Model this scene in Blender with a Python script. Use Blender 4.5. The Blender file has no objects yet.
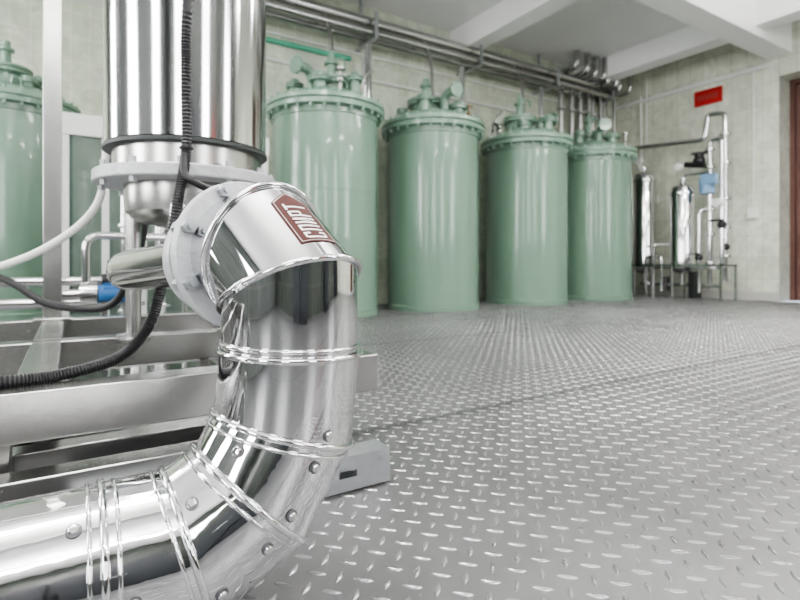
import bpy, math, random
from mathutils import Vector, Matrix
random.seed(4)
SC = bpy.context.scene
COL = SC.collection
CH = 0.535  # eye height of the survey origin

def W(x, d, z):
    """survey coordinates (across, away, above eye level) -> room coordinates"""
    return Vector((.845*x+.535*d, -.535*x+.845*d, CH+z))

# ------------------------------------------------------------------ materials
def newmat(name):
    m = bpy.data.materials.new(name); m.use_nodes = True
    nt = m.node_tree; b = nt.nodes['Principled BSDF']
    return m, nt, b
def sv(b, **k):
    for n, v in k.items():
        n = n.replace('_', ' ')
        if n in b.inputs: b.inputs[n].default_value = v
def simple(name, col, rough=.5, metal=0., noise=0., nscale=8., bump=0., bscale=30., coat=0., spec=.5, rnoise=0.):
    m, nt, b = newmat(name)
    sv(b, Base_Color=(*col, 1), Roughness=rough, Metallic=metal, Coat_Weight=coat, Specular_IOR_Level=spec)
    N = nt.nodes; L = nt.links
    tc = N.new('ShaderNodeTexCoord')
    n1 = N.new('ShaderNodeTexNoise'); n1.inputs['Scale'].default_value = nscale; n1.inputs['Detail'].default_value = 4
    L.new(tc.outputs['Object'], n1.inputs['Vector'])
    mr = N.new('ShaderNodeMapRange'); mr.inputs['To Min'].default_value = 1-noise; mr.inputs['To Max'].default_value = 1+noise
    L.new(n1.outputs['Fac'], mr.inputs['Value'])
    mx = N.new('ShaderNodeMix'); mx.data_type = 'RGBA'; mx.blend_type = 'MULTIPLY'; mx.inputs['Factor'].default_value = 1
    mx.inputs['A'].default_value = (*col, 1)
    L.new(mr.outputs['Result'], mx.inputs['B']); L.new(mx.outputs['Result'], b.inputs['Base Color'])
    if rnoise:
        m2 = N.new('ShaderNodeMapRange'); m2.inputs['To Min'].default_value = max(0, rough-rnoise); m2.inputs['To Max'].default_value = rough+rnoise
        L.new(n1.outputs['Fac'], m2.inputs['Value']); L.new(m2.outputs['Result'], b.inputs['Roughness'])
    if bump:
        n2 = N.new('ShaderNodeTexNoise'); n2.inputs['Scale'].default_value = bscale; n2.inputs['Detail'].default_value = 2
        L.new(tc.outputs['Object'], n2.inputs['Vector'])
        bp = N.new('ShaderNodeBump'); bp.inputs['Strength'].default_value = bump; bp.inputs['Distance'].default_value = .01
        L.new(n2.outputs['Fac'], bp.inputs['Height']); L.new(bp.outputs['Normal'], b.inputs['Normal'])
    return m

def tile_mat(name, axis, ca, cb, grout, tw=.2, th=.3):
    m, nt, b = newmat(name); N = nt.nodes; L = nt.links
    tc = N.new('ShaderNodeTexCoord'); sp = N.new('ShaderNodeSeparateXYZ'); L.new(tc.outputs['Object'], sp.inputs[0])
    cb_ = N.new('ShaderNodeCombineXYZ'); L.new(sp.outputs[axis], cb_.inputs[0]); L.new(sp.outputs[2], cb_.inputs[1])
    br = N.new('ShaderNodeTexBrick'); br.offset = 0; br.squash = 1
    br.inputs['Scale'].default_value = 1; br.inputs['Brick Width'].default_value = tw; br.inputs['Row Height'].default_value = th
    br.inputs['Mortar Size'].default_value = .004; br.inputs['Mortar Smooth'].default_value = .3
    br.inputs['Color1'].default_value = (*ca, 1); br.inputs['Color2'].default_value = (*cb, 1); br.inputs['Mortar'].default_value = (*grout, 1)
    L.new(cb_.outputs[0], br.inputs['Vector'])
    ns = N.new('ShaderNodeTexNoise'); ns.inputs['Scale'].default_value = 5; ns.inputs['Detail'].default_value = 7; ns.inputs['Distortion'].default_value = 1.2
    L.new(tc.outputs['Object'], ns.inputs['Vector'])
    mr = N.new('ShaderNodeMapRange'); mr.inputs['From Min'].default_value = .3; mr.inputs['From Max'].default_value = .7
    mr.inputs['To Min'].default_value = .80; mr.inputs['To Max'].default_value = 1.1; L.new(ns.outputs['Fac'], mr.inputs['Value'])
    mx = N.new('ShaderNodeMix'); mx.data_type = 'RGBA'; mx.blend_type = 'MULTIPLY'; mx.inputs['Factor'].default_value = 1
    L.new(br.outputs['Color'], mx.inputs['A']); L.new(mr.outputs['Result'], mx.inputs['B'])
    L.new(mx.outputs['Result'], b.inputs['Base Color'])
    sv(b, Roughness=.25)
    bp = N.new('ShaderNodeBump'); bp.inputs['Strength'].default_value = .4; bp.inputs['Distance'].default_value = .004; bp.invert = True
    L.new(br.outputs['Fac'], bp.inputs['Height']); L.new(bp.outputs['Normal'], b.inputs['Normal'])
    return m

M_tile_b = tile_mat('tile_back', 0, (.59, .645, .52), (.67, .715, .60), (.84, .85, .78))
M_tile_r = tile_mat('tile_right', 1, (.63, .66, .55), (.71, .735, .63), (.44, .46, .40))
M_tile_d = tile_mat('tile_dark_olive', 0, (.06, .07, .06), (.08, .09, .08), (.16, .16, .15))  # unseen front wall kept dark so the cladding mirrors darker tones
M_tile_l = tile_mat('tile_grey_left', 1, (.13, .145, .14), (.16, .175, .17), (.25, .25, .24))  # unseen left wall darkened to give the lower sleeve a dark reflection
M_plaster = simple('plaster_white', (.88, .88, .87), .7, noise=.04, nscale=2, bump=.1, bscale=60)
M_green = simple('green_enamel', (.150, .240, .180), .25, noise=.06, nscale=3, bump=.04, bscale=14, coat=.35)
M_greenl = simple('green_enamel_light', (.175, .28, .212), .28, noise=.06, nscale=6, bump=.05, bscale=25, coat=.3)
M_chrome = simple('polished_cladding', (.74, .74, .755), .03, 1, noise=.03, nscale=20, bump=.022, bscale=9, rnoise=.018)
M_chrome2 = simple('polished_cladding_wavy', (.71, .71, .725), .042, 1, noise=.05, nscale=20, bump=.08, bscale=20, rnoise=.03)
M_steel = simple('brushed_stainless', (.46, .46, .45), .26, 1, noise=.06, nscale=14, bump=.008, bscale=24, rnoise=.03)
M_steelp = simple('polished_stainless', (.66, .66, .67), .10, 1, noise=.04, nscale=6, bump=.015, bscale=5)
M_galv = simple('galvanised_steel', (.42, .44, .46), .38, .85, noise=.1, nscale=60)
M_wash = simple('dark_washer', (.13, .13, .14), .45, .8)
M_cast = simple('light_grey_cast_paint', (.46, .47, .485), .40, .2, noise=.07, nscale=20, bump=.35, bscale=70)
M_rub = simple('black_rubber', (.012, .012, .014), .42, noise=.1, bump=.1, bscale=80)
M_white = simple('white_plastic', (.8, .8, .77), .4)
M_wpaint = simple('white_paint', (.72, .73, .72), .45, noise=.03)
M_blue = simple('blue_enamel', (.03, .13, .33), .35, coat=.3)
M_bluel = simple('pale_blue_enamel', (.20, .34, .52), .35)
M_red = simple('red_sign_paint', (.42, .015, .015), .4)
M_brown = simple('brown_door_paint', (.10, .045, .035), .45, noise=.15)
M_label = simple('maroon_label', (.070, .020, .018), .55, spec=.2)
M_ltxt = simple('white_label_ink', (.85, .85, .85), .6, spec=.2)
M_dark = simple('dark_gap', (.03, .035, .035), .5)
M_cab = simple('dark_cabinet_paint', (.03, .034, .04), .4)
M_copper = simple('dull_bronze', (.30, .24, .16), .35, .8)
M_glass, nt, b = newmat('greenish_glass'); sv(b, Base_Color=(.10, .16, .14, 1), Roughness=.05, Alpha=.5)
M_lamp, nt, b = newmat('added_lamp_tube'); sv(b, Base_Color=(1, 1, 1, 1), Emission_Color=(1, .98, .95, 1), Emission_Strength=9)
M_tray = simple('wet_steel_tray', (.24, .25, .24), .10, 1, noise=.15, nscale=5, bump=.02, bscale=6, rnoise=.03)

# floor materials: painted chequer plate with wear and a darker welded seam
def floor_mat(name, col, rough, metal):
    m, nt, b = newmat(name); N = nt.nodes; L = nt.links
    tc = N.new('ShaderNodeTexCoord')
    n1 = N.new('ShaderNodeTexNoise'); n1.inputs['Scale'].default_value = 1.3; n1.inputs['Detail'].default_value = 6
    L.new(tc.outputs['Object'], n1.inputs['Vector'])
    mr = N.new('ShaderNodeMapRange'); mr.inputs['From Min'].default_value = .3; mr.inputs['From Max'].default_value = .7
    mr.inputs['To Min'].default_value = .82; mr.inputs['To Max'].default_value = 1.12
    L.new(n1.outputs['Fac'], mr.inputs['Value'])
    sp = N.new('ShaderNodeSeparateXYZ'); L.new(tc.outputs['Object'], sp.inputs[0])
    def mth(op, a, bb=None):
        n = N.new('ShaderNodeMath'); n.operation = op
        for i, v in enumerate((a, bb)):
            if v is None: continue
            if isinstance(v, (int, float)): n.inputs[i].default_value = v
            else: L.new(v, n.inputs[i])
        return n.outputs[0]
    n3 = N.new('ShaderNodeTexNoise'); n3.inputs['Scale'].default_value = 7; n3.inputs['Detail'].default_value = 5
    L.new(tc.outputs['Object'], n3.inputs['Vector'])
    yy = mth('ADD', sp.outputs[1], mth('MULTIPLY', mth('SUBTRACT', n3.outputs['Fac'], .5), .05))
    fr = mth('ABSOLUTE', mth('SUBTRACT', mth('MODULO', mth('ADD', yy, 1.5*10-1.44+.75), 1.5), .75))
    s = N.new('ShaderNodeMapRange'); s.interpolation_type = 'SMOOTHSTEP'
    s.inputs['From Min'].default_value = 0; s.inputs['From Max'].default_value = .04
    s.inputs['To Min'].default_value = .42; s.inputs['To Max'].default_value = 1
    L.new(fr, s.inputs['Value'])
    mul = mth('MULTIPLY', mr.outputs['Result'], s.outputs['Result'])
    mx = N.new('ShaderNodeMix'); mx.data_type = 'RGBA'; mx.blend_type = 'MULTIPLY'; mx.inputs['Factor'].default_value = 1
    mx.inputs['A'].default_value = (*col, 1); L.new(mul, mx.inputs['B']); L.new(mx.outputs['Result'], b.inputs['Base Color'])
    r2 = N.new('ShaderNodeMapRange'); r2.inputs['To Min'].default_value = rough-.08; r2.inputs['To Max'].default_value = rough+.1
    L.new(n3.outputs['Fac'], r2.inputs['Value']); L.new(r2.outputs['Result'], b.inputs['Roughness'])
    sv(b, Metallic=metal)
    n2 = N.new('ShaderNodeTexNoise'); n2.inputs['Scale'].default_value = 180; n2.inputs['Detail'].default_value = 2
    L.new(tc.outputs['Object'], n2.inputs['Vector'])
    bp = N.new('ShaderNodeBump'); bp.inputs['Strength'].default_value = .12; bp.inputs['Distance'].default_value = .002
    L.new(n2.outputs['Fac'], bp.inputs['Height']); L.new(bp.outputs['Normal'], b.inputs['Normal'])
    return m
M_floor = floor_mat('chequer_plate', (.18, .18, .184), .38, .5)
M_lens = floor_mat('chequer_plate_tread', (.33, .33, .335), .27, .7)  # smoother treads, with their highlights also put into a paler colour

# ------------------------------------------------------------------ mesh builder
def frame(t):
    t = t.normalized()
    a = Vector((0, 0, 1)) if abs(t.z) < .9 else Vector((1, 0, 0))
    x = a.cross(t).normalized(); y = t.cross(x).normalized()
    return x, y, t
class MB:
    def __init__(s): s.v = []; s.f = []
    def add(s, vs, fs):
        o = len(s.v); s.v += [tuple(q) for q in vs]; s.f += [tuple(i+o for i in q) for q in fs]; return s
    def box(s, a, b):
        x0, y0, z0 = [min(a[i], b[i]) for i in range(3)]; x1, y1, z1 = [max(a[i], b[i]) for i in range(3)]
        return s.add([(x0,y0,z0),(x1,y0,z0),(x1,y1,z0),(x0,y1,z0),(x0,y0,z1),(x1,y0,z1),(x1,y1,z1),(x0,y1,z1)],
                     [(3,2,1,0),(4,5,6,7),(0,1,5,4),(1,2,6,5),(2,3,7,6),(3,0,4,7)])
    def rev(s, o, t, prof, n=32, caps=True):
        """revolve profile [(radius, along)] about axis through o dir t"""
        o = Vector(o); x, y, t = frame(Vector(t)); vs = []; fs = []
        for r, h in prof:
            for i in range(n):
                a = 2*math.pi*i/n; vs.append(o+t*h+(x*math.cos(a)+y*math.sin(a))*r)
        for k in range(len(prof)-1):
            for i in range(n):
                j = (i+1) % n; fs.append((k*n+i, k*n+j, (k+1)*n+j, (k+1)*n+i))
        if caps:
            fs.append(tuple(reversed(range(n)))); q = (len(prof)-1)*n; fs.append(tuple(range(q, q+n)))
        return s.add(vs, fs)
    def cyl(s, p0, p1, r, r1=None, n=24):
        p0 = Vector(p0); p1 = Vector(p1); L = (p1-p0).length
        return s.rev(p0, p1-p0, [(r, 0), (r if r1 is None else r1, L)], n)
    def tube(s, pts, r, n=12, closed=False, smooth=0):
        pts = [Vector(p) for p in pts]
        if smooth: pts = catmull(pts, smooth)
        m = len(pts); vs = []; fs = []; px = None
        for i, p in enumerate(pts):
            if closed: t = pts[(i+1) % m]-pts[i-1]
            else: t = pts[min(i+1, m-1)]-pts[max(i-1, 0)]
            t.normalize()
            if px is None: x, y, _ = frame(t)
            else:
                x = px-t*px.dot(t)
                x = x.normalized() if x.length > 1e-5 else frame(t)[0]
                y = t.cross(x)
            px = x
            rr = r(i, m) if callable(r) else r
            for k in range(n):
                a = 2*math.pi*k/n; vs.append(p+(x*math.cos(a)+y*math.sin(a))*rr)
        for i in range(m if closed else m-1):
            i2 = (i+1) % m
            for k in range(n):
                k2 = (k+1) % n; fs.append((i*n+k, i*n+k2, i2*n+k2, i2*n+k))
        if not closed:
            fs.append(tuple(reversed(range(n)))); fs.append(tuple(range((m-1)*n, m*n)))
        return s.add(vs, fs)
    def bend(s, pts, r, R, n=16):
        """pipe with rounded corners"""
        pts = [Vector(p) for p in pts]; out = [pts[0]]
        for i in range(1, len(pts)-1):
            a, p, b = pts[i-1], pts[i], pts[i+1]
            u = (a-p).normalized(); v = (b-p).normalized()
            q0 = p+u*R; q1 = p+v*R
            for k in range(9):
                t = k/8; out.append(q0*(1-t)**2+p*2*t*(1-t)+q1*t*t)
        out.append(pts[-1]); return s.tube(out, r, n)
    def ball(s, c, r, n=16, sc=(1, 1, 1)):
        c = Vector(c); vs = []; fs = []; m = n//2
        for k in range(1, m):
            th = math.pi*k/m
            for i in range(n):
                a = 2*math.pi*i/n
                vs.append(c+Vector((r*sc[0]*math.sin(th)*math.cos(a), r*sc[1]*math.sin(th)*math.sin(a), -r*sc[2]*math.cos(th))))
        for k in range(m-2):
            for i in range(n):
                j = (i+1) % n; fs.append((k*n+i, k*n+j, (k+1)*n+j, (k+1)*n+i))
        fs.append(tuple(reversed(range(n)))); fs.append(tuple(range((m-2)*n, (m-1)*n)))
        return s.add(vs, fs)
    def bolts(s, o, t, R, k, r, h, ph=0, n=6):
        o = Vector(o); x, y, t = frame(Vector(t))
        for i in range(k):
            a = 2*math.pi*(i+ph)/k; c = o+(x*math.cos(a)+y*math.sin(a))*R
            s.cyl(c, c+t*h, r, n=n)
        return s
    def flange(s, o, t, R, h, rn=None, k=8, n=32):
        s.rev(o, t, [(R*.97, 0), (R, h*.12), (R, h*.88), (R*.97, h)], n)
        if k:
            o = Vector(o); t = Vector(t).normalized()
            s.bolts(o-t*h*.4, t, R*.82, k, R*.075, h*1.8, .5)
        return s
def catmull(p, k):
    out = []; m = len(p)
    for i in range(m-1):
        a = p[max(i-1, 0)]; b = p[i]; c = p[i+1]; d = p[min(i+2, m-1)]
        for j in range(k):
            t = j/k
            out.append(.5*((2*b)+(c-a)*t+(2*a-5*b+4*c-d)*t*t+(3*b-a-3*c+d)*t**3))
    out.append(p[-1]); return out

def mkmesh(name, mb, mat, bevel=0, ang=35):
    me = bpy.data.meshes.new(name); me.from_pydata(mb.v, [], mb.f); me.update()
    mats = mat if isinstance(mat, list) else [mat]
    for q in mats: me.materials.append(q)
    me.shade_smooth(); me.set_sharp_from_angle(angle=math.radians(ang))
    o = bpy.data.objects.new(name, me); COL.objects.link(o)
    if bevel:
        md = o.modifiers.new('bevel', 'BEVEL'); md.width = bevel; md.segments = 2; md.limit_method = 'ANGLE'
        md.harden_normals = True
    return o
class G:
    def __init__(s, name, loc=(0, 0, 0)):
        s.e = bpy.data.objects.new(name, None); s.e.location = loc; s.e.empty_display_size = .1; COL.objects.link(s.e)
        s.mi = Matrix.Translation(Vector(loc)).inverted()
    def part(s, name, mb, mat, bevel=0, ang=35):
        o = mkmesh(name, mb, mat, bevel, ang); o.parent = s.e; o.matrix_parent_inverse = s.mi; return o

# ------------------------------------------------------------------ room shell
X0, X1, Y0, Y1, YJ, XJ, ZC = -4.0, 8.1, -3.5, 5.76, 7.56, 1.06, 3.74
def build_floor():
    v = []; f = []; mi = []
    def quad(x0, y0, x1, y1):
        o = len(v); v.extend([(x0,y0,0),(x1,y0,0),(x1,y1,0),(x0,y1,0)]); f.append((o,o+1,o+2,o+3)); mi.append(0)
    quad(X0, Y0, X1, Y1); quad(X0, Y1, XJ, YJ)
    p = .042; Lh = .0182; Wd = .0056; hz = .0025
    out = [(1, 0), (.6, .62), (0, 1), (-.6, .62), (-1, 0), (-.6, -.62), (0, -1), (.6, -.62)]
    c45 = math.sqrt(.5)
    for i in range(-70, 350):
        for j in range(-210, 210):
            cx = (i-j)*c45*p; cy = (i+j)*c45*p
            if cx < -.9 or cx > X1-.05 or cy < -.6 or cy > 5.6: continue
            if cy < -.25*cx-.3: continue
            if (i+j) % 2: ax, ay = c45, c45
            else: ax, ay = -c45, c45
            o = len(v)
            for sc, z in ((1, 0), (.62, hz)):
                for a, b in out:
                    a2 = a*Lh*(1 if z == 0 else .82); b2 = b*Wd*(1 if z == 0 else .45)
                    v.append((cx+a2*ax-b2*ay, cy+a2*ay+b2*ax, z))
            for k in range(8):
                k2 = (k+1) % 8; f.append((o+k, o+k2, o+8+k2, o+8+k)); mi.append(1)
            f.append(tuple(range(o+8, o+16))); mi.append(1)
    me = bpy.data.meshes.new('floor'); me.from_pydata(v, [], f)
    me.materials.append(M_floor); me.materials.append(M_lens)
    me.polygons.foreach_set('material_index', mi); me.update(); me.shade_smooth(); me.set_sharp_from_angle(angle=math.radians(50))
    o = bpy.data.objects.new('floor', me); COL.objects.link(o)
build_floor()

T = .3
def wall_open(name, axis, fixed, a0, a1, holes, mat, out, z1=ZC, th=T):
    mb = MB(); f0, f1 = fixed, fixed+out*th
    def bx(u0, u1, z0, zz):
        if u1-u0 < 1e-4 or zz-z0 < 1e-4: return
        if axis == 0: mb.box((u0, f0, z0), (u1, f1, zz))
        else: mb.box((f0, u0, z0), (f1, u1, zz))
    cur = a0
    for (h0, h1, hz0, hz1) in sorted(holes):
        bx(cur, h0, 0, z1); bx(h0, h1, 0, hz0); bx(h0, h1, hz1, z1); cur = h1
    bx(cur, a1, 0, z1)
    return mkmesh(name, mb, mat)
wall_open('wall_back', 0, Y1, XJ, X1+T, [], M_tile_b, 1)
wall_open('wall_back_alcove', 0, YJ, X0-T, XJ+T, [], M_tile_b, 1)
mkmesh('wall_alcove_side', MB().box((XJ, Y1+T, 0), (XJ+T, YJ, ZC)), M_tile_r)
doorh = (1.9, 3.2, 0, 3.05)
wall_open('wall_right', 1, X1, Y0, Y1, [doorh], M_tile_r, 1, th=.5)
fw = [(-2.6, -1.4, 1.1, 3.1), (1.0, 1.9, 1.1, 3.1), (4.6, 6.0, 1.1, 3.1)]
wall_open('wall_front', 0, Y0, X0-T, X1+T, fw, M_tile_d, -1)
lw = [(-2.2, -1.0, .9, 3.1), (.9, 2.1, .9, 3.1), (4.2, 5.6, .9, 3.1)]
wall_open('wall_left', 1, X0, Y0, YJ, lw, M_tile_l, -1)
mkmesh('ceiling', MB().box((X0-T, Y0-T, ZC), (X1+.5, YJ+T, ZC+.2)), M_plaster)
wn = 0
def added_window(axis, fixed, h0, h1, z0, z1):
    global wn
    wn += 1
    mb = MB(); t = .05; f0, f1 = fixed-.03, fixed+.03
    def bx(u0, u1, a, b):
        if axis == 0: mb.box((u0, f0, a), (u1, f1, b))
        else: mb.box((f0, u0, a), (f1, u1, b))
    bx(h0, h1, z0, z0+t); bx(h0, h1, z1-t, z1); bx(h0, h0+t, z0+t, z1-t); bx(h1-t, h1, z0+t, z1-t)
    u = (h0+h1)/2; bx(u-t/2, u+t/2, z0+t, z1-t)
    zz = z0+(z1-z0)*.68; bx(h0+t, h1-t, zz-t/2, zz+t/2)
    mkmesh('added_window_%d' % wn, mb, M_wpaint)
def area(name, loc, rot, sx, sy, p, col=(1, 1, 1)):
    l = bpy.data.lights.new(name, 'AREA'); l.shape = 'RECTANGLE'; l.size = sx; l.size_y = sy; l.energy = p; l.color = col
    o = bpy.data.objects.new(name, l); o.location = loc; o.rotation_euler = rot; COL.objects.link(o)
WP = 27  # watts per square metre; added lamps stand in invented, unseen windows
for h in fw:
    added_window(0, Y0-.1, *h)
    area('window_fill_front', ((h[0]+h[1])/2, Y0-.2, (h[2]+h[3])/2), (math.radians(90), 0, 0), h[1]-h[0], h[3]-h[2], WP*(h[1]-h[0])*(h[3]-h[2]), (1, .995, .98))
for h in lw:
    added_window(1, X0-.1, *h)
    area('window_fill_left', (X0-.2, (h[0]+h[1])/2, (h[2]+h[3])/2), (math.radians(90), 0, math.radians(-90)), h[1]-h[0], h[3]-h[2], 1.45*WP*(h[1]-h[0])*(h[3]-h[2]), (1, .995, .98))
# ceiling beams
tb = MB()
for x in (1.9, 4.6, 7.2): tb.box((x-.14, Y0, ZC-.32), (x+.14, Y1, ZC))
mkmesh('trim_1', tb, M_plaster, .01)
mkmesh('trim_2', MB().box((X0, 3.05, ZC-.42), (X1, 3.35, ZC-.001)), M_plaster, .01)
mkmesh('trim_3', MB().box((X0, .0, ZC-.42), (X1, .3, ZC-.001)), M_plaster, .01)
mkmesh('trim_4', MB().box((X1-.05, 3.3, 3.20), (X1, Y1, 3.25)), M_wpaint)
mkmesh('trim_5', MB().box((X1-.02, 3.2, 0), (X1, Y1, .12)), simple('grey_plinth', (.45, .45, .42), .5))
# luminaires added out of view, up + down light to brighten ceiling and room
ZP = ZC-.5
for i, (x, y) in enumerate([(0, 1.5), (3.2, 1.7), (5.9, 1.5), (0, -1.6), (3.2, -1.6), (5.9, -1.6), (-2.4, 4.6)]):
    g = G('added_lamp', (x, y, ZP))
    g.part('housing', MB().box((x-.62, y-.1, ZP-.03), (x+.62, y+.1, ZP+.03)), M_wpaint, .005)
    g.part('tubes', MB().cyl((x-.58, y-.045, ZP-.055), (x+.58, y-.045, ZP-.055), .018, n=10).cyl((x-.58, y+.045, ZP-.055), (x+.58, y+.045, ZP-.055), .018, n=10)
           .cyl((x-.58, y-.045, ZP+.055), (x+.58, y-.045, ZP+.055), .018, n=10).cyl((x-.58, y+.045, ZP+.055), (x+.58, y+.045, ZP+.055), .018, n=10), M_lamp)
    g.part('hangers', MB().cyl((x-.5, y, ZP+.03), (x-.5, y, ZC), .006, n=8).cyl((x+.5, y, ZP+.03), (x+.5, y, ZC), .006, n=8), M_steel)
    area('added_down_fill', (x, y, ZP-.09), (0, 0, 0), 1.2, .2, 34, (1, .98, .95))
    area('added_up_fill', (x, y, ZP+.09), (math.pi, 0, 0), 1.2, .2, 58, (1, .98, .95))

# door in the right-hand recess
g = G('door_1', (X1+.4, 2.55, 0))
g.part('leaf', MB().box((X1+.36, 1.96, 0), (X1+.42, 3.14, 2.99)), M_brown, .01)
pm = MB()
for z0, z1 in ((.15, 1.0), (1.15, 1.95), (2.1, 2.85)):
    for y0, y1 in ((2.05, 2.5), (2.6, 3.05)): pm.box((X1+.34, y0, z0), (X1+.365, y1, z1))
g.part('panels', pm, M_brown, .01)
g.part('frame', MB().box((X1+.32, 1.9, 0), (X1+.46, 1.96, 3.05)).box((X1+.32, 3.14, 0), (X1+.46, 3.2, 3.05)).box((X1+.32, 1.96, 2.99), (X1+.46, 3.14, 3.05)), M_brown)
g.part('handle', MB().cyl((X1+.34, 2.08, 1.0), (X1+.28, 2.08, 1.0), .012).cyl((X1+.28, 2.08, 1.0), (X1+.28, 2.2, 1.0), .01), M_steel)

# red sign
g = G('red_exit_sign', (X1-.02, 4.1, 3.02))
g.part('plate', MB().box((X1-.03, 3.92, 2.90), (X1-.001, 4.32, 3.13)), M_red, .004)
sm = MB()
for k in range(6): sm.box((X1-.033, 3.985+k*.05, 2.98), (X1-.031, 4.015+k*.05, 3.05))
g.part('lettering', sm, simple('dull_red_lettering', (.30, .06, .05), .5))

# ------------------------------------------------------------------ green tanks
def tank(cx, cy, var=0, rot=0., zt=2.115, r=.53, seam=0):
    g = G('green_pressure_tank', (cx, cy, 0)); o = Vector((cx, cy, 0)); up = Vector((0, 0, 1))
    body = MB()
    mid = [(r, 1.22), (r+.003, 1.223), (r+.003, 1.232), (r, 1.235)] if seam else []
    body.rev(o, up, [(r+.012, 0), (r+.012, .05), (r, .06)]+mid+[(r, zt-.17), (r+.012, zt-.165), (r+.012, zt-.10)], 72)
    g.part('shell', body, M_green)
    fl = MB()
    fl.rev(o, up, [(r+.03, zt-.11), (r+.07, zt-.10), (r+.075, zt-.06), (r+.05, zt-.055), (r+.05, zt-.045), (r+.075, zt-.04), (r+.075, zt), (r+.03, zt+.012)], 72)
    fl.bolts(o+up*(zt-.135), up, r+.045, 28, .016, .17)
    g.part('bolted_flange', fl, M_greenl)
    lid = MB()
    prof = [(r-.03, zt)]
    for k in range(9):
        a = k/8*math.pi/2; prof.append(((r-.05)*math.cos(a)+.001, zt+.02+.15*math.sin(a)))
    lid.rev(o, up, prof, 64)
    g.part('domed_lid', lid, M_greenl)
    nz = MB(); zz = zt+.12
    def pol(a, R): a += rot; return Vector((cx+math.cos(a)*R, cy+math.sin(a)*R, 0))
    c = pol(.4, .10)
    nz.cyl(c+up*zz, c+up*(zz+.19), .17, n=40)
    nz.flange(c+up*(zz+.13), up, .225, .035, k=12); nz.flange(c+up*(zz+.17), up, .225, .035, k=0)
    nz.rev(c+up*(zz+.205), up, [(.12, 0), (.10, .03), (.05, .05), (.045, .16), (.075, .165), (.075, .19), (.045, .195), (.04, .26)], 24)
    if var in (0, 2):
        nz.cyl(c+up*(zz+.3), c+up*(zz+.52), .022, n=12)
        nz.bend([c+up*(zz+.44)+Vector((.0, 0, 0)), c+up*(zz+.44)+Vector((.13, -.05, 0)), c+up*(zz+.36)+Vector((.13, -.05, 0))], .014, .04, 10)
    for a, R, h, rr in ((2.3, .33, .17, .055), (3.9, .30, .13, .065), (5.2, .32, .20, .05), (1.2, .36, .10, .04)):
        q = pol(a, R)
        nz.cyl(q+up*(zt+.02), q+up*(zt+.06+h), rr, n=20)
        nz.flange(q+up*(zt+.05+h), up, rr*1.7, .022, k=6, n=24); nz.flange(q+up*(zt+.078+h), up, rr*1.7, .022, k=0, n=24)
        if rr > .045: nz.rev(q+up*(zt+.1+h), up, [(rr, 0), (rr*.8, .04), (rr*.3, .055)], 20)
    a = 3.3; q = pol(a, .2); d = (pol(a, 1)-o).normalized()
    nz.bend([q+up*(zt+.08), q+up*(zt+.34), q+up*(zt+.34)+d*.2], .05, .1, 18)
    nz.flange(q+up*(zt+.34)+d*.19, d, .09, .025, k=6, n=24)
    for a in (.9, 4.5):
        q = pol(a, .42)
        nz.tube([q+up*(zt+.05)+Vector((-.04, 0, 0)), q+up*(zt+.15)+Vector((-.03, 0, 0)), q+up*(zt+.15)+Vector((.03, 0, 0)), q+up*(zt+.05)+Vector((.04, 0, 0))], .009, 8, smooth=4)
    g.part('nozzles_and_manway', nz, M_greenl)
    vl = MB()
    q = pol(4.4, .44)
    vl.cyl(q+up*(zt+.03), q+up*(zt+.26), .014, n=10); vl.ball(q+up*(zt+.17), .035); vl.cyl(q+up*(zt+.26), q+up*(zt+.275), .05, n=16)
    q = pol(5.9, .4)
    vl.bend([q+up*(zt+.04), q+up*(zt+.38), q+up*(zt+.42)+Vector((.1, -.02, .05))], .016, .05, 10)
    q = pol(.2, .38)
    vl.cyl(q+up*(zt+.03), q+up*(zt+.2), .02, n=10); vl.ball(q+up*(zt+.2), .045)
    vl.bend([q+up*(zt+.2), q+up*(zt+.2)+Vector((-.2, -.1, 0)), q+up*(zt+.05)+Vector((-.3, -.2, 0))], .018, .05, 10)
    g.part('small_valves', vl, M_copper if var % 2 else M_steel)
    return g
tank(2.23, 4.95, 0, 0.2, seam=1)
tank(3.59, 4.95, 1, 1.5)
tank(5.12, 4.95, 2, 2.6)
tank(6.50, 4.95, 2, 0.9)
tank(-.51, 6.48, 3, 4.0)

# pipes between the tanks
g = G('riser_pipes', (2.9, 5.45, 0))
mb = MB()
for x, y, r, z in ((2.87, 5.3, .03, 2.9), (2.98, 5.42, .045, 3.1), (4.35, 5.35, .04, 3.1), (4.48, 5.3, .025, 2.4), (5.84, 5.35, .035, 3.1), (1.52, 5.25, .03, 3.1)):
    mb.cyl((x, y, 0), (x, y, z), r, n=16)
    for zz in (.3, 1.1, 1.9): mb.flange((x, y, zz), (0, 0, 1), r*1.7, .03, k=0, n=16)
g.part('tubes', mb, M_steelp)
g = G('overhead_pipe_rack', (4, 5.4, 3.3))
mb = MB()
for y, z, r in ((5.40, 3.37, .066), (5.54, 3.24, .06), (5.32, 3.22, .04)):
    mb.cyl((1.3, y, z), (7.6, y, z), r, n=20)
g.part('headers', mb, M_steel)
br = MB()
for x in (1.6, 3.0, 4.6, 6.1, 7.4):
    br.box((x-.02, 5.24, 3.14), (x+.02, Y1-.002, 3.165)).box((x-.02, 5.24, 3.16), (x+.02, 5.26, 3.44)).box((x-.02, 5.62, 3.16), (x+.02, 5.64, ZC-.002))
g.part('brackets', br, M_galv)
dr = MB()
for x, y, z0 in ((2.4, 5.35, 2.35), (3.75, 5.35, 2.3), (5.3, 5.35, 2.3)):
    dr.bend([(x, 5.40, 3.36), (x, 5.2, 3.0), (x, 5.15, z0)], .022, .08, 12)
g.part('drops', dr, M_steel)
g = G('vertical_pipe_bundle', (7.3, 5.5, 0))
mb = MB()
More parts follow.
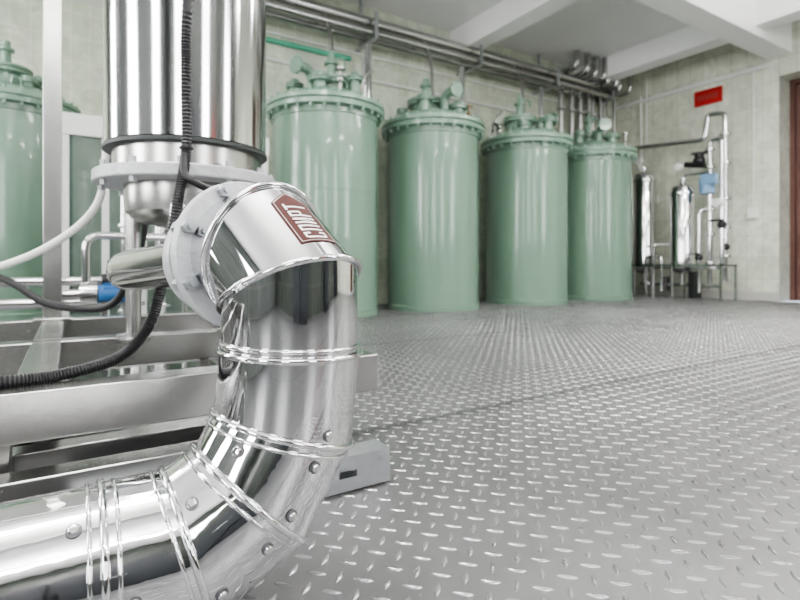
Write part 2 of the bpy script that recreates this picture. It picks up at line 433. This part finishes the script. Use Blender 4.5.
for k, (x, y, r, z0) in enumerate(((6.45, 5.5, .045, 1.9), (6.7, 5.5, .045, 0), (6.9, 5.5, .05, 0), (7.05, 5.45, .04, 1.9), (7.2, 5.5, .055, 0), (7.35, 5.45, .04, 2.2), (7.5, 5.5, .05, 0), (7.64, 5.4, .03, 0))):
    mb.bend([(x, y, z0), (x, y, 3.48-k*.03), (x, y-.3, 3.48-k*.03), (x, y-.3, ZC-.02)], r, .11, 16)
g.part('tubes', mb, M_steel)
mb = MB()
for x in (6.45, 6.7, 6.95, 7.2, 7.5):
    mb.flange((x, 5.48, 2.9), (0, 0, 1), .1, .03, k=6, n=20); mb.flange((x, 5.48, 2.2), (0, 0, 1), .09, .03, k=6, n=20)
g.part('couplings', mb, M_steel)
g = G('wall_conduits', (3, Y1, 2.9))
g.part('green_conduit', MB().cyl((1.3, 5.72, 3.03), (2.9, 5.72, 3.03), .03, n=12), simple('mint_conduit', (.10, .42, .28), .4))
g.part('white_conduits', MB().cyl((1.3, 5.73, 2.82), (6.8, 5.73, 2.82), .018, n=10).cyl((1.3, 5.73, 3.12), (6.8, 5.73, 3.12), .014, n=10), M_white)
g = G('right_wall_conduits', (X1, 5, 2))
g.part('runs', MB().cyl((8.07, 5.2, 1.0), (8.07, 5.2, 3.3), .018, n=10).cyl((8.07, 5.1, 2.4), (8.07, 5.1, 3.6), .012, n=10).cyl((8.07, 3.5, 1.2), (8.07, 3.5, 3.2), .01, n=8), M_white)
g.part('sockets', MB().box((8.04, 3.45, 1.15), (8.099, 3.57, 1.3)).box((8.04, 4.9, 1.5), (8.099, 5.0, 1.62)), M_white)

# ------------------------------------------------------------------ filtration station by the right wall
def filt(cx, cy, z0, z1, r):
    g = G('stainless_filter_housing', (cx, cy, 0)); o = Vector((cx, cy, 0)); up = Vector((0, 0, 1))
    mb = MB(); mb.rev(o, up, [(.03, z0-.09), (r*.6, z0-.07), (r, z0), (r, z1-.12), (r*.8, z1-.04), (r*.3, z1), (.03, z1+.01), (.03, z1+.08)], 32)
    mb.rev(o, up, [(r+.02, z1-.16), (r+.02, z1-.13)], 32)
    mb.rev(o, up, [(r+.015, z0+.04), (r+.015, z0+.07)], 32)
    g.part('vessel', mb, M_steelp)
    lg = MB()
    for k in range(3):
        a = 2.1*k+.3; lg.cyl((cx+r*.85*math.cos(a), cy+r*.85*math.sin(a), 0), (cx+r*.85*math.cos(a), cy+r*.85*math.sin(a), z0+.05), .014, n=10)
    lg.cyl((cx, cy, .18), (cx, cy, z0-.05), .03, n=14); lg.bend([(cx, cy, z0-.1), (cx, cy, .2), (cx, cy-.35, .2)], .025, .06, 12)
    g.part('legs_and_outlet', lg, M_steel)
filt(7.62, 4.86, .45, 1.95, .165)
filt(7.6, 4.24, .45, 1.68, .165)
g = G('filtration_pipework', (7.6, 3.9, 0))
mb = MB(); R = .07
mb.bend([(7.75, 3.72, .25), (7.75, 3.72, 2.62), (7.75, 3.95, 2.66), (7.75, 4.0, 2.30), (7.75, 5.5, 2.42)], .035, R, 14)
mb.bend([(7.62, 3.86, .15), (7.62, 3.86, 2.25), (7.62, 3.70, 2.25), (7.62, 3.70, .5)], .032, R, 14)
mb.bend([(7.6, 4.9, .2), (7.6, 3.7, .2)], .03, R, 14)
mb.bend([(7.55, 4.7, .45), (7.55, 3.78, .45), (7.75, 3.72, .45)], .022, R, 14)
mb.bend([(7.6, 4.22, 1.68), (7.6, 4.22, 1.8), (7.6, 3.86, 1.8)], .02, .05, 12)
mb.bend([(7.45, 4.6, 0), (7.45, 4.6, .8), (7.6, 4.27, .8)], .02, .05, 12)
mb.bend([(7.5, 3.95, .1), (7.5, 3.95, 1.25), (7.62, 3.86, 1.3)], .022, .05, 12)
mb.bend([(7.5, 4.75, .1), (7.5, 4.75, .62), (7.5, 4.5, .62), (7.5, 4.5, .1)], .024, .06, 12)
for z in (.6, 1.0, 1.4, 1.9, 2.3): mb.flange((7.75, 3.72, z), (0, 0, 1), .075, .04, k=0, n=16)
for z in (.5, .9, 1.25, 1.5, 1.85, 2.1): mb.flange((7.62, 3.86, z), (0, 0, 1), .065, .04, k=0, n=16)
for y in (4.1, 4.5, 4.75): mb.flange((7.6, y, .2), (0, 1, 0), .06, .03, k=0, n=16)
g.part('pipes', mb, M_steelp)
mb = MB().box((7.5, 4.02, .02), (7.7, 4.1, .4)).cyl((7.62, 4.52, .1), (7.62, 4.52, .32), .07)
mb.ball((7.6, 4.0, 1.98), .085, sc=(1, 1, .8)).cyl((7.6, 4.0, 1.98), (7.6, 4.0, 2.1), .06).cyl((7.6, 4.0, 2.08), (7.6, 4.0, 2.1), .1).cyl((7.55, 3.9, 1.9), (7.55, 4.17, 1.95), .04)
mb.ball((7.62, 3.70, 1.05), .06).box((7.56, 3.66, 1.1), (7.6, 3.84, 1.13)).ball((7.75, 3.72, .75), .06).ball((7.5, 3.95, .6), .05).box((7.45, 3.93, .64), (7.48, 4.08, .66))
g.part('actuator_valves', mb, M_rub)
mb = MB().cyl((7.58, 3.88, 1.50), (7.58, 3.88, 1.72), .10, n=20).box((7.48, 3.72, 1.62), (7.56, 3.92, 1.76))
g.part('flow_meter', mb, M_bluel)
mb = MB().cyl((7.46, 3.70, 1.35), (7.50, 3.70, 1.35), .06, n=20).cyl((7.44, 4.22, 1.92), (7.48, 4.22, 1.92), .055, n=20).cyl((7.44, 4.84, 2.1), (7.48, 4.84, 2.1), .055, n=20).cyl((7.46, 4.84, 1.98), (7.46, 4.84, 2.08), .01, n=8)
g.part('gauges', mb, M_white)
mb = MB()
mb.box((7.4, 3.6, 0), (7.43, 3.63, .5)).box((7.4, 5.1, 0), (7.43, 5.13, .5)).box((7.4, 3.6, .47), (7.43, 5.13, .5)).box((7.8, 3.6, .47), (7.83, 5.13, .5)).box((7.8, 3.6, 0), (7.83, 3.63, .5))
g.part('stand', mb, M_steel)

# ------------------------------------------------------------------ foreground insulated pipe
RP = .11
A = Vector((.3056, .817, 0))
h = Vector((.27, -.963, 0)).normalized(); up = Vector((0, 0, 1)); ux = Vector((1, 0, 0))
J0 = Vector((A.x, A.y, .390)); J1 = Vector((.2936, A.y, .268))
J2 = J1+.11*Vector((-.5, 0, -.866)); J3 = J2+.11*Vector((-.866, 0, -.5)); J3.z = .117
J4 = Vector((.035, A.y, .117)); J5 = Vector((-2.6, A.y, .117))
K0 = Vector((A.x, A.y, .490)); LK = .094
an = math.radians(50)
tg = (up*math.cos(an)-h*math.sin(an)).normalized(); K1 = K0+tg*LK
dz = Vector((-h.x, -h.y, -.06)).normalized(); K2 = K1+dz*.058
def seg(mb, a, na, b, nb, r, n=96, m=10):
    t = (b-a).normalized(); x, y, t = frame(t); na = na.normalized(); nb = nb.normalized(); vs = []; fs = []
    ra = []; rb = []
    for i in range(n):
        q = (x*math.cos(2*math.pi*i/n)+y*math.sin(2*math.pi*i/n))*r
        pa = a+q; pa = pa+t*((a-pa).dot(na)/t.dot(na)); pb = b+q; pb = pb+t*((b-pb).dot(nb)/t.dot(nb))
        ra.append(pa); rb.append(pb)
    for k in range(m+1):
        for i in range(n): vs.append(ra[i].lerp(rb[i], k/m))
    for k in range(m):
        for i in range(n):
            j = (i+1) % n; fs.append((k*n+i, k*n+j, (k+1)*n+j, (k+1)*n+i))
    mb.add(vs, fs)
def ringpts(c, t, nrm, r, off=0, n=96):
    x, y, t = frame(t); nrm = nrm.normalized(); c = c+t*off; o = []
    for i in range(n):
        q = (x*math.cos(2*math.pi*i/n)+y*math.sin(2*math.pi*i/n))*r; p = c+q
        o.append(p+t*((c-p).dot(nrm)/t.dot(nrm)))
    return o
def un(a, b): return (b-a).normalized()
g = G('insulated_pipe_elbow', (A.x, A.y, 0))
pts = [K2, K1, K0, J0, J1, J2, J3, J4, J5]
ts = [un(pts[i], pts[i+1]) for i in range(8)]
nr = [ts[0]]+[(ts[i-1]+ts[i]).normalized() for i in range(1, 8)]+[ts[7]]
names = ['inlet_sleeve', 'label_gore', 'upright_sleeve', 'lower_sleeve', 'gore_2', 'gore_3', 'run_sleeve', 'run_jacket']
rad = [RP-.001, RP, RP-.0012, RP+.0012, RP, RP+.001, RP+.002, RP]
for i in range(8):
    mb = MB(); seg(mb, pts[i], nr[i], pts[i+1], nr[i+1], rad[i], m=(60 if i == 7 else 10)); g.part(names[i], mb, M_chrome2 if i >= 4 else M_chrome, ang=60)
bd = MB()
for i in range(1, 8):
    bd.tube(ringpts(pts[i], ts[i], nr[i], RP+.0024), .0050, 12, closed=True)
    offs = {1: (), 2: (), 3: (-.013,), 4: (.015,), 5: (.015,), 6: (.015,), 7: (-.016, .016)}[i]
    for o in offs:
        tt = ts[i] if o > 0 else ts[i-1]
        bd.tube(ringpts(pts[i], tt, nr[i], RP+.0012, o), .0030, 8, closed=True)
for xx in (-.9, -1.7): bd.tube(ringpts(Vector((xx, A.y, .117)), ux, ux, RP+.001), .003, 10, closed=True)
g.part('swaged_beads', bd, M_chrome, ang=80)
sc = MB(); ws = MB()
def screw(p, t, d):
    d = (d-t*d.dot(t)).normalized(); q = p+d*(RP+.001)
    ws.rev(q, d, [(.0088, 0), (.0088, .0016), (.007, .0020)], 20)
    sc.rev(q+d*.0014, d, [(.0066, 0), (.0066, .0026), (.0050, .0044), (.0015, .005)], 12)
def lk(i, off, ang):
    """screw near joint i; ang measured from the outer side of the bend towards -y"""
    t = ts[i] if off > 0 else ts[i-1]
    side = Vector((0, -1, 0)); outer = side.cross(t)
    if outer.dot(Vector((1, 0, -1))) < 0: outer = -outer
    d = outer*math.cos(ang)+side*math.sin(ang)
    p = pts[i]; q = p+d*RP; k = (p-q).dot(nr[i])/t.dot(nr[i]); screw(p+t*(k+off), t, d)
lk(4, -.018, 1.32); lk(4, .030, 1.36)
lk(5, -.020, 1.36); lk(5, .032, 1.32)
lk(6, -.020, 1.26); lk(6, .032, 1.36)
lk(7, -.030, 1.60); lk(7, .032, 2.5); lk(6, -.020, 2.4); lk(4, .030, 2.4); lk(4, .030, 0); lk(5, .030, 0)
g.part('screw_washers', ws, M_wash); g.part('screw_heads', sc, M_steelp)
# label
oo = (tg.cross(h.cross(up))); oo = oo if oo.z > 0 else -oo
o_ = oo.normalized(); t_ = tg; s_ = o_.cross(t_); Km = K0.lerp(K1, .5)
def lm(a, b_, R): return Km+t_*(a-.001)+(o_*math.cos((b_+.003)/R)+s_*math.sin((b_+.003)/R))*R
def patch(mb, q, R, nu=8, nv=6):
    vs = []; fs = []
    for i in range(nu+1):
        for j in range(nv+1):
            u = i/nu; v = j/nv
            a = (1-u)*((1-v)*q[0][0]+v*q[3][0])+u*((1-v)*q[1][0]+v*q[2][0])
            bb = (1-u)*((1-v)*q[0][1]+v*q[3][1])+u*((1-v)*q[1][1]+v*q[2][1])
            vs.append(lm(a, bb, R))
    for i in range(nu):
        for j in range(nv):
            k = i*(nv+1)+j; fs.append((k, k+nv+1, k+nv+2, k+1))
    mb.add(vs, fs)
def rect(mb, a0, b0, a1, b1, R): patch(mb, [(a0, b0), (a1, b0), (a1, b1), (a0, b1)], R)
HL, HW = .058, .035
lb = MB(); R1 = RP+.0012
rect(lb, -HL, -HW, HL-.012, HW, R1)
patch(lb, [(HL-.012, -HW), (HL+.012, -.0001), (HL+.012, .0001), (HL-.012, HW)], R1)
g.part('label_plate', lb, M_label)
tx = MB(); R2 = RP+.0019
bw = .0007; m_ = .003
rect(tx, -HL+m_, -HW+m_, HL-.013, -HW+m_+bw, R2); rect(tx, -HL+m_, HW-m_-bw, HL-.013, HW-m_, R2); rect(tx, -HL+m_, -HW+m_, -HL+m_+bw, HW-m_, R2)
patch(tx, [(HL-.013, -HW+m_), (HL+.0085, -.0006), (HL+.0085, .0006), (HL-.0140, -HW+m_+bw)], R2)
patch(tx, [(HL-.013, HW-m_), (HL+.0085, .0006), (HL+.0085, -.0006), (HL-.0140, HW-m_-bw)], R2)
lh = .0205; th = .0040; w = .0138; adv = .0182
def letter(ch, a):
    def r(x0, y0, x1, y1): rect(tx, a+x0, y0, a+x1, y1, R2)
    if ch == 'S': r(0, -lh+.003, th, lh-.003); r(.002, lh-th, w, lh); r(.002, -lh, w, -lh+th); r(w-th, lh-.012, w, lh-.001); r(w-th, -lh+.001, w, -lh+.012)
    if ch == 'P': r(0, -lh, th, lh); r(w-th, -lh, w, lh); r(0, lh-th, w, lh)
    if ch == 'I': r(0, -lh, th, lh); r(w-th, -lh, w, lh); patch(tx, [(a+.002, -lh), (a+w-.004, lh), (a+w-.002, lh), (a+.004, -lh)], R2, 10, 2)
    if ch == 'R': r(0, -lh, th, lh); r(0, lh-th, w-.001, lh); r(0, -.003, w-.001, .0010); r(w-th, -.002, w, lh-.001)
    if ch == 'T': r(w/2-th/2, -lh, w/2+th/2, lh); r(-.0005, lh-th, w+.0005, lh)
for k, ch in enumerate('SPIRT'): letter(ch, -.0495+k*adv)
g.part('label_text', tx, M_ltxt)

# cast flange and valve body behind the elbow, feeding from under the still column
FC = K2
colc = W(-.690, 1.70, 0); colc.z = 0
g = G('cast_flange_joint', (FC.x, FC.y, 0))
d0 = dz
mb = MB()
mb.rev(FC-d0*.004, d0, [(.100, 0), (.132, .001), (.134, .004), (.134, .018), (.131, .021), (.080, .022), (.068, .030), (.060, .040), (.060, .085), (.088, .090), (.104, .092), (.106, .095), (.106, .113), (.104, .116), (.06, .118), (.056, .13)], 64)
g.part('casting', mb, M_cast, ang=40)
bo = MB(); x, y, t = frame(d0)
for k in range(8):
    a = 2*math.pi*(k+.5)/8; c = FC+(x*math.cos(a)+y*math.sin(a))*.1215
    bo.cyl(c-d0*.015, c+d0*.034, .0125, n=6); bo.cyl(c-d0*.022, c-d0*.01, .0065, n=12)
    c = FC+d0*.078+(x*math.cos(a)+y*math.sin(a))*.090
    bo.cyl(c-d0*.004, c+d0*.048, .009, n=6)
g.part('hex_bolts', bo, M_galv)
mb = MB(); e1 = FC+d0*.12
mb.bend([e1, Vector((FC.x, FC.y, FC.z))+d0*.6, Vector((colc.x, colc.y, .50)), Vector((colc.x, colc.y, .70))], .05, .08, 24)
g.part('outlet_pipe', mb, M_steelp)

# ------------------------------------------------------------------ still column
g = G('stainless_column', (colc.x, colc.y, 0))
mb = MB()
mb.rev(colc, up, [(.225, .885), (.244, .895), (.244, 1.6), (.246, 1.605), (.246, 1.62), (.244, 1.625), (.244, 2.9), (.2, 3.0), (.05, 3.05)], 96)
g.part('polished_shell', mb, M_steelp)
mb = MB()
mb.rev(colc, up, [(.225, .878), (.2475, .88), (.2475, .890), (.244, .892)], 96)
g.part('bottom_rim', mb, M_dark)
mb = MB()
mb.rev(colc, up, [(.20, .775), (.272, .776), (.275, .780), (.275, .808), (.271, .812), (.20, .815)], 96)
for k in range(12):
    a = 2*math.pi*(k+.5)/12; c = colc+Vector((math.cos(a), math.sin(a), 0))*.255
    mb.cyl(c+up*.76, c+up*.832, .011, n=6)
g.part('support_ring', mb, M_cast)
mb = MB()
mb.rev(colc, up, [(.222, .813), (.222, .88)], 96, caps=False)
mb.rev(colc, up, [(.05, .64), (.08, .645), (.15, .66), (.185, .69), (.19, .72), (.19, .777)], 64)
g.part('collar_and_dished_bottom', mb, M_steel)
mb = MB()
ztop = CH-.255
for a in (-2.45, -.9, .7, 2.3):
    c = colc+Vector((math.cos(a), math.sin(a), 0))*.225
    if a == -2.45: c = W(-.855, 1.67, 0); c.z = 0
    mb.cyl(c+up*ztop, c+up*.78, .022, n=20); mb.cyl(c+up*ztop, c+up*(ztop+.012), .05, n=20)
g.part('legs', mb, M_steel)
mb = MB(); c = colc+up*.70
mb.cyl(c, W(-.50, 1.50, .165), .03).cyl(W(-.50, 1.5, .165), W(-.47, 1.47, .165), .045)
mb.bend([W(-.62, 1.45, .16), W(-.62, 1.42, .02), W(-.66, 1.6, -.1)], .02, .05, 12)
g.part('bottom_fittings', mb, M_steelp)

# ------------------------------------------------------------------ skid frame
g = G('stainless_skid_frame', (0, 2, 0)); HB = .10; zt = ztop
mb = MB()
for y in (1.25, 2.0, 2.75): mb.box((-2.2, y, zt-HB), (.72, y+.08, zt))
for x in (-2.2, -.50+.395, .64):
    mb.box((x, 1.331, zt-HB), (x+.08, 1.999, zt)); mb.box((x, 2.081, zt-HB), (x+.08, 2.749, zt))
g.part('beams', mb, M_steel, .004)
mb = MB()
mb.box((-2.2, 1.17, .09), (.60, 1.235, .135))
mb.box((-2.2, 1.34, .09), (.60, 1.40, .135)); mb.box((-2.2, 2.02, .06), (.60, 2.08, .135))
for x in (-2.1, -1.0, -.15, .55):
    for y in (1.27, 2.02, 2.77): mb.box((x, y, .0), (x+.05, y+.05, zt-HB))
g.part('lower_rails', mb, M_steel, .004)
cc = MB(); x0, x1, y0, y1 = .0, .655, 1.08, 1.15; z0, z1 = .005, .085; t = .004
cc.box((x0, y0, z1-t), (x1, y1, z1)); cc.box((x0, y0, z0), (x1, y1, z0+t)); cc.box((x0, y1-t, z0+t), (x1, y1, z1-t))
sl = [(.02+.10*k, .065+.10*k) for k in range(6)]
cur = x0
for a, b_ in sl:
    cc.box((cur, y0, z0+t), (a, y0+t, z1-t)); cc.box((a, y0, z0+t), (b_, y0+t, .036)); cc.box((a, y0, .052), (b_, y0+t, z1-t)); cur = b_
cc.box((cur, y0, z0+t), (x1, y0+t, z1-t))
cc.bolts((x1-.02, y0, .066), (0, -1, 0), .0001, 1, .008, .006)
g.part('slotted_channel', cc, M_galv)
g.part('drip_tray', MB().box((-2.2, 1.42, .03), (.6, 2.0, .04)).box((-2.2, 2.1, .03), (.6, 2.74, .04)), M_tray)
pc = W(-1.53, 2.29, 0)
mb = MB().box((pc.x-.035, pc.y-.035, zt), (pc.x+.035, pc.y+.035, 3.2)).box((pc.x-.07, pc.y-.06, zt), (pc.x+.07, pc.y+.06, zt+.012))
g.part('vertical_post', mb, M_steel, .004)
mb = MB().box((-1.9, pc.y-.03, 3.2), (1.0, pc.y+.03, 3.26))
g.part('top_rail', mb, M_steel)

# ------------------------------------------------------------------ cables and hoses
def corrug(i, m): return .0125+(.0016 if i % 2 else -.0008)
g = G('black_corrugated_cable', tuple(W(-.57, 1.38, 0)))
path = [W(-.50, 1.42, 1.9), W(-.53, 1.40, 1.2), W(-.563, 1.38, .70), W(-.57, 1.385, .5), W(-.563, 1.37, .30), W(-.572, 1.34, .16), W(-.60, 1.33, -.01), W(-.628, 1.31, -.15), W(-.67, 1.25, -.225), W(-.735, 1.13, -.2445), W(-.83, 1.04, -.2435), W(-1.1, .88, -.2435), W(-1.4, .75, -.2435)]
g.part('conduit', MB().tube(path, corrug, 12, smooth=40), M_rub)
p2 = [W(-.563, 1.37, .30), W(-.56, 1.35, .23), W(-.53, 1.36, .205), W(-.50, 1.42, .19), W(-.49, 1.47, .185)]
g.part('branch', MB().tube(p2, .010, 12, smooth=10).cyl(W(-.50, 1.43, .20), W(-.47, 1.43, .165), .02), M_rub)
tie = MB()
for q in (2, 4): tie.tube([path[q]+Vector((math.cos(a)*.016, math.sin(a)*.016, 0)) for a in [k*math.pi/6 for k in range(12)]], .003, 6, closed=True)
g.part('ties', tie, M_rub)
g = G('white_hose', tuple(W(-1.1, 1.8, 0)))
g.part('hose', MB().tube([W(-.98, 1.75, .9), W(-1.0, 1.8, .5), W(-1.02, 1.8, .353), W(-1.05, 1.8, .197), W(-1.18, 1.8, .076), W(-1.385, 1.8, -.015), W(-1.7, 1.75, -.09), W(-1.9, 1.7, -.22)], .013, 14, smooth=10), M_white)
g = G('black_hose', tuple(W(-1.3, 2.1, 0)))
g.part('hose', MB().tube([W(-1.9, 2.1, .0), W(-1.6, 2.1, -.07), W(-1.42, 2.1, -.17), W(-1.2, 2.1, -.185), W(-1.08, 2.05, -.10), W(-.98, 1.95, .03), W(-.9, 1.85, .2)], .015, 14, smooth=10), M_rub)

# ------------------------------------------------------------------ background left : glazed cabinet, pump, pipework
g = G('glazed_partition', (.7, 4.6, 0))
mb = MB()
mb.box((-.06, 4.55, 1.48), (1.5, 4.62, 1.64)).box((-.06, 4.55, 0), (1.5, 4.62, .12))
for x in (-.06, .2, .46, .9, 1.44): mb.box((x, 4.56, .12), (x+.05, 4.61, 1.48))
g.part('frame', mb, M_wpaint, .004)
g.part('glass', MB().box((-.03, 4.58, .12), (1.46, 4.588, 1.48)), M_glass)
g = G('circulation_pump', (.1, 3.3, 0))
c = Vector((.12, 3.28, .36))
mb = MB().cyl(c, c+Vector((.18, .03, 0)), .05, n=28)
for k in range(10):
    a = k*.628; mb.box(c+Vector((.03, math.cos(a)*.052-.003, math.sin(a)*.052-.003)), c+Vector((.17, math.cos(a)*.06+.003, math.sin(a)*.06+.003)))
g.part('motor', mb, M_blue)
mb = MB().cyl(c-Vector((.08, 0, 0)), c, .07, n=28).cyl(c-Vector((.20, 0, 0)), c-Vector((.08, 0, 0)), .03).bend([c+Vector((-.05, 0, .06)), c+Vector((-.05, 0, .32)), c+Vector((.4, .1, .32))], .022, .08)
mb.flange(c-Vector((.20, 0, 0)), (1, 0, 0), .05, .02, k=4)
g.part('head', mb, M_steelp)
g.part('base', MB().box(c+Vector((-.12, -.1, -.36)), c+Vector((.26, .12, -.33))).box(c+Vector((.02, -.05, -.33)), c+Vector((.05, .06, -.04))).box(c+Vector((.13, -.05, -.33)), c+Vector((.16, .06, -.04))), M_steel)
g = G('still_pipework', (.2, 3.6, 0))
mb = MB()
for x, y, z, r in ((.35, 3.7, 1.3, .03), (.30, 3.9, 1.0, .022), (.50, 3.75, 1.2, .035), (-.62, 3.7, .8, .03)):
    mb.cyl((x, y, 0), (x, y, z), r, n=16)
    for k in range(3): mb.flange((x, y, z*(.2+.28*k)), (0, 0, 1), r*1.8, .025, k=0, n=16)
mb.bend([(-1.4, 3.7, .42), (.5, 3.7, .42)], .028, .1); mb.bend([(-1.2, 3.6, .30), (.35, 3.6, .30), (.35, 3.7, .8)], .03, .08)
g.part('tubes', mb, M_steelp)
mb = MB()
for x, z in ((-.45, .42), (.2, .42)):
    mb.cyl((x-.04, 3.7, z), (x+.04, 3.7, z), .042); mb.cyl((x, 3.66, z), (x, 3.66, z+.12), .01); mb.box((x-.01, 3.64, z+.11), (x+.12, 3.67, z+.125))
g.part('valves', mb, M_rub)
g = G('stainless_receiver_vessel', (.85, 3.9, 0))
g.part('vessel', MB().rev((.85, 3.8, 0), up, [(.05, .3), (.2, .36), (.24, .42), (.24, 1.05), (.2, 1.13), (.05, 1.17), (.05, 1.3)], 48), M_steelp)
lg = MB()
for a in (.5, 2.6, 4.7): lg.cyl((.85+.2*math.cos(a), 3.8+.2*math.sin(a), 0), (.85+.2*math.cos(a), 3.8+.2*math.sin(a), .42), .018)
g.part('legs', lg, M_steel)

# added unseen behind the camera: red box and dark cabinets, to tint cladding reflections
g = G('added_red_box', (2.5, Y0+.1, 1.2))
g.part('box', MB().box((2.25, Y0+.002, .8), (2.75, Y0+.2, 2.1)), M_red, .01)
g.part('handle', MB().cyl((2.3, Y0+.23, 1.2), (2.3, Y0+.23, 1.4), .01).cyl((2.3, Y0+.2, 1.2), (2.3, Y0+.23, 1.2), .008).cyl((2.3, Y0+.2, 1.4), (2.3, Y0+.23, 1.4), .008), M_steel)
for xx in (-.9, -.1, 3.1, 6.5):
    g = G('added_dark_cabinet', (xx+.38, Y0+.25, 0))
    g.part('body', MB().box((xx, Y0+.02, .08), (xx+.76, Y0+.5, 2.1)).box((xx+.03, Y0+.05, 0), (xx+.73, Y0+.47, .08)), M_cab, .008)
    g.part('doors', MB().box((xx+.02, Y0+.5, .12), (xx+.375, Y0+.52, 2.06)).box((xx+.385, Y0+.5, .12), (xx+.74, Y0+.52, 2.06)), M_cab, .004)
    g.part('handles', MB().box((xx+.34, Y0+.52, 1.0), (xx+.36, Y0+.54, 1.15)).box((xx+.4, Y0+.52, 1.0), (xx+.42, Y0+.54, 1.15)), M_steelp)

# ------------------------------------------------------------------ world + camera
w = bpy.data.worlds.new('sky'); SC.world = w; w.use_nodes = True
w.node_tree.nodes['Background'].inputs[0].default_value = (.8, .88, 1, 1); w.node_tree.nodes['Background'].inputs[1].default_value = 1.0
cd = bpy.data.cameras.new('camera'); cam = bpy.data.objects.new('camera', cd); COL.objects.link(cam)
cd.sensor_width = 36; cd.lens = 520/800*36; cd.shift_y = -38/800; cd.clip_start = .02
cam.location = (0, 0, CH); cam.rotation_euler = (math.radians(90), 0, -math.atan2(.535, .845))
cd.dof.use_dof = True; cd.dof.focus_distance = .88; cd.dof.aperture_fstop = 4.5
SC.camera = cam
SC.view_settings.view_transform = 'AgX'
SC.view_settings.look = 'AgX - Medium High Contrast'
SC.view_settings.exposure = 0.5
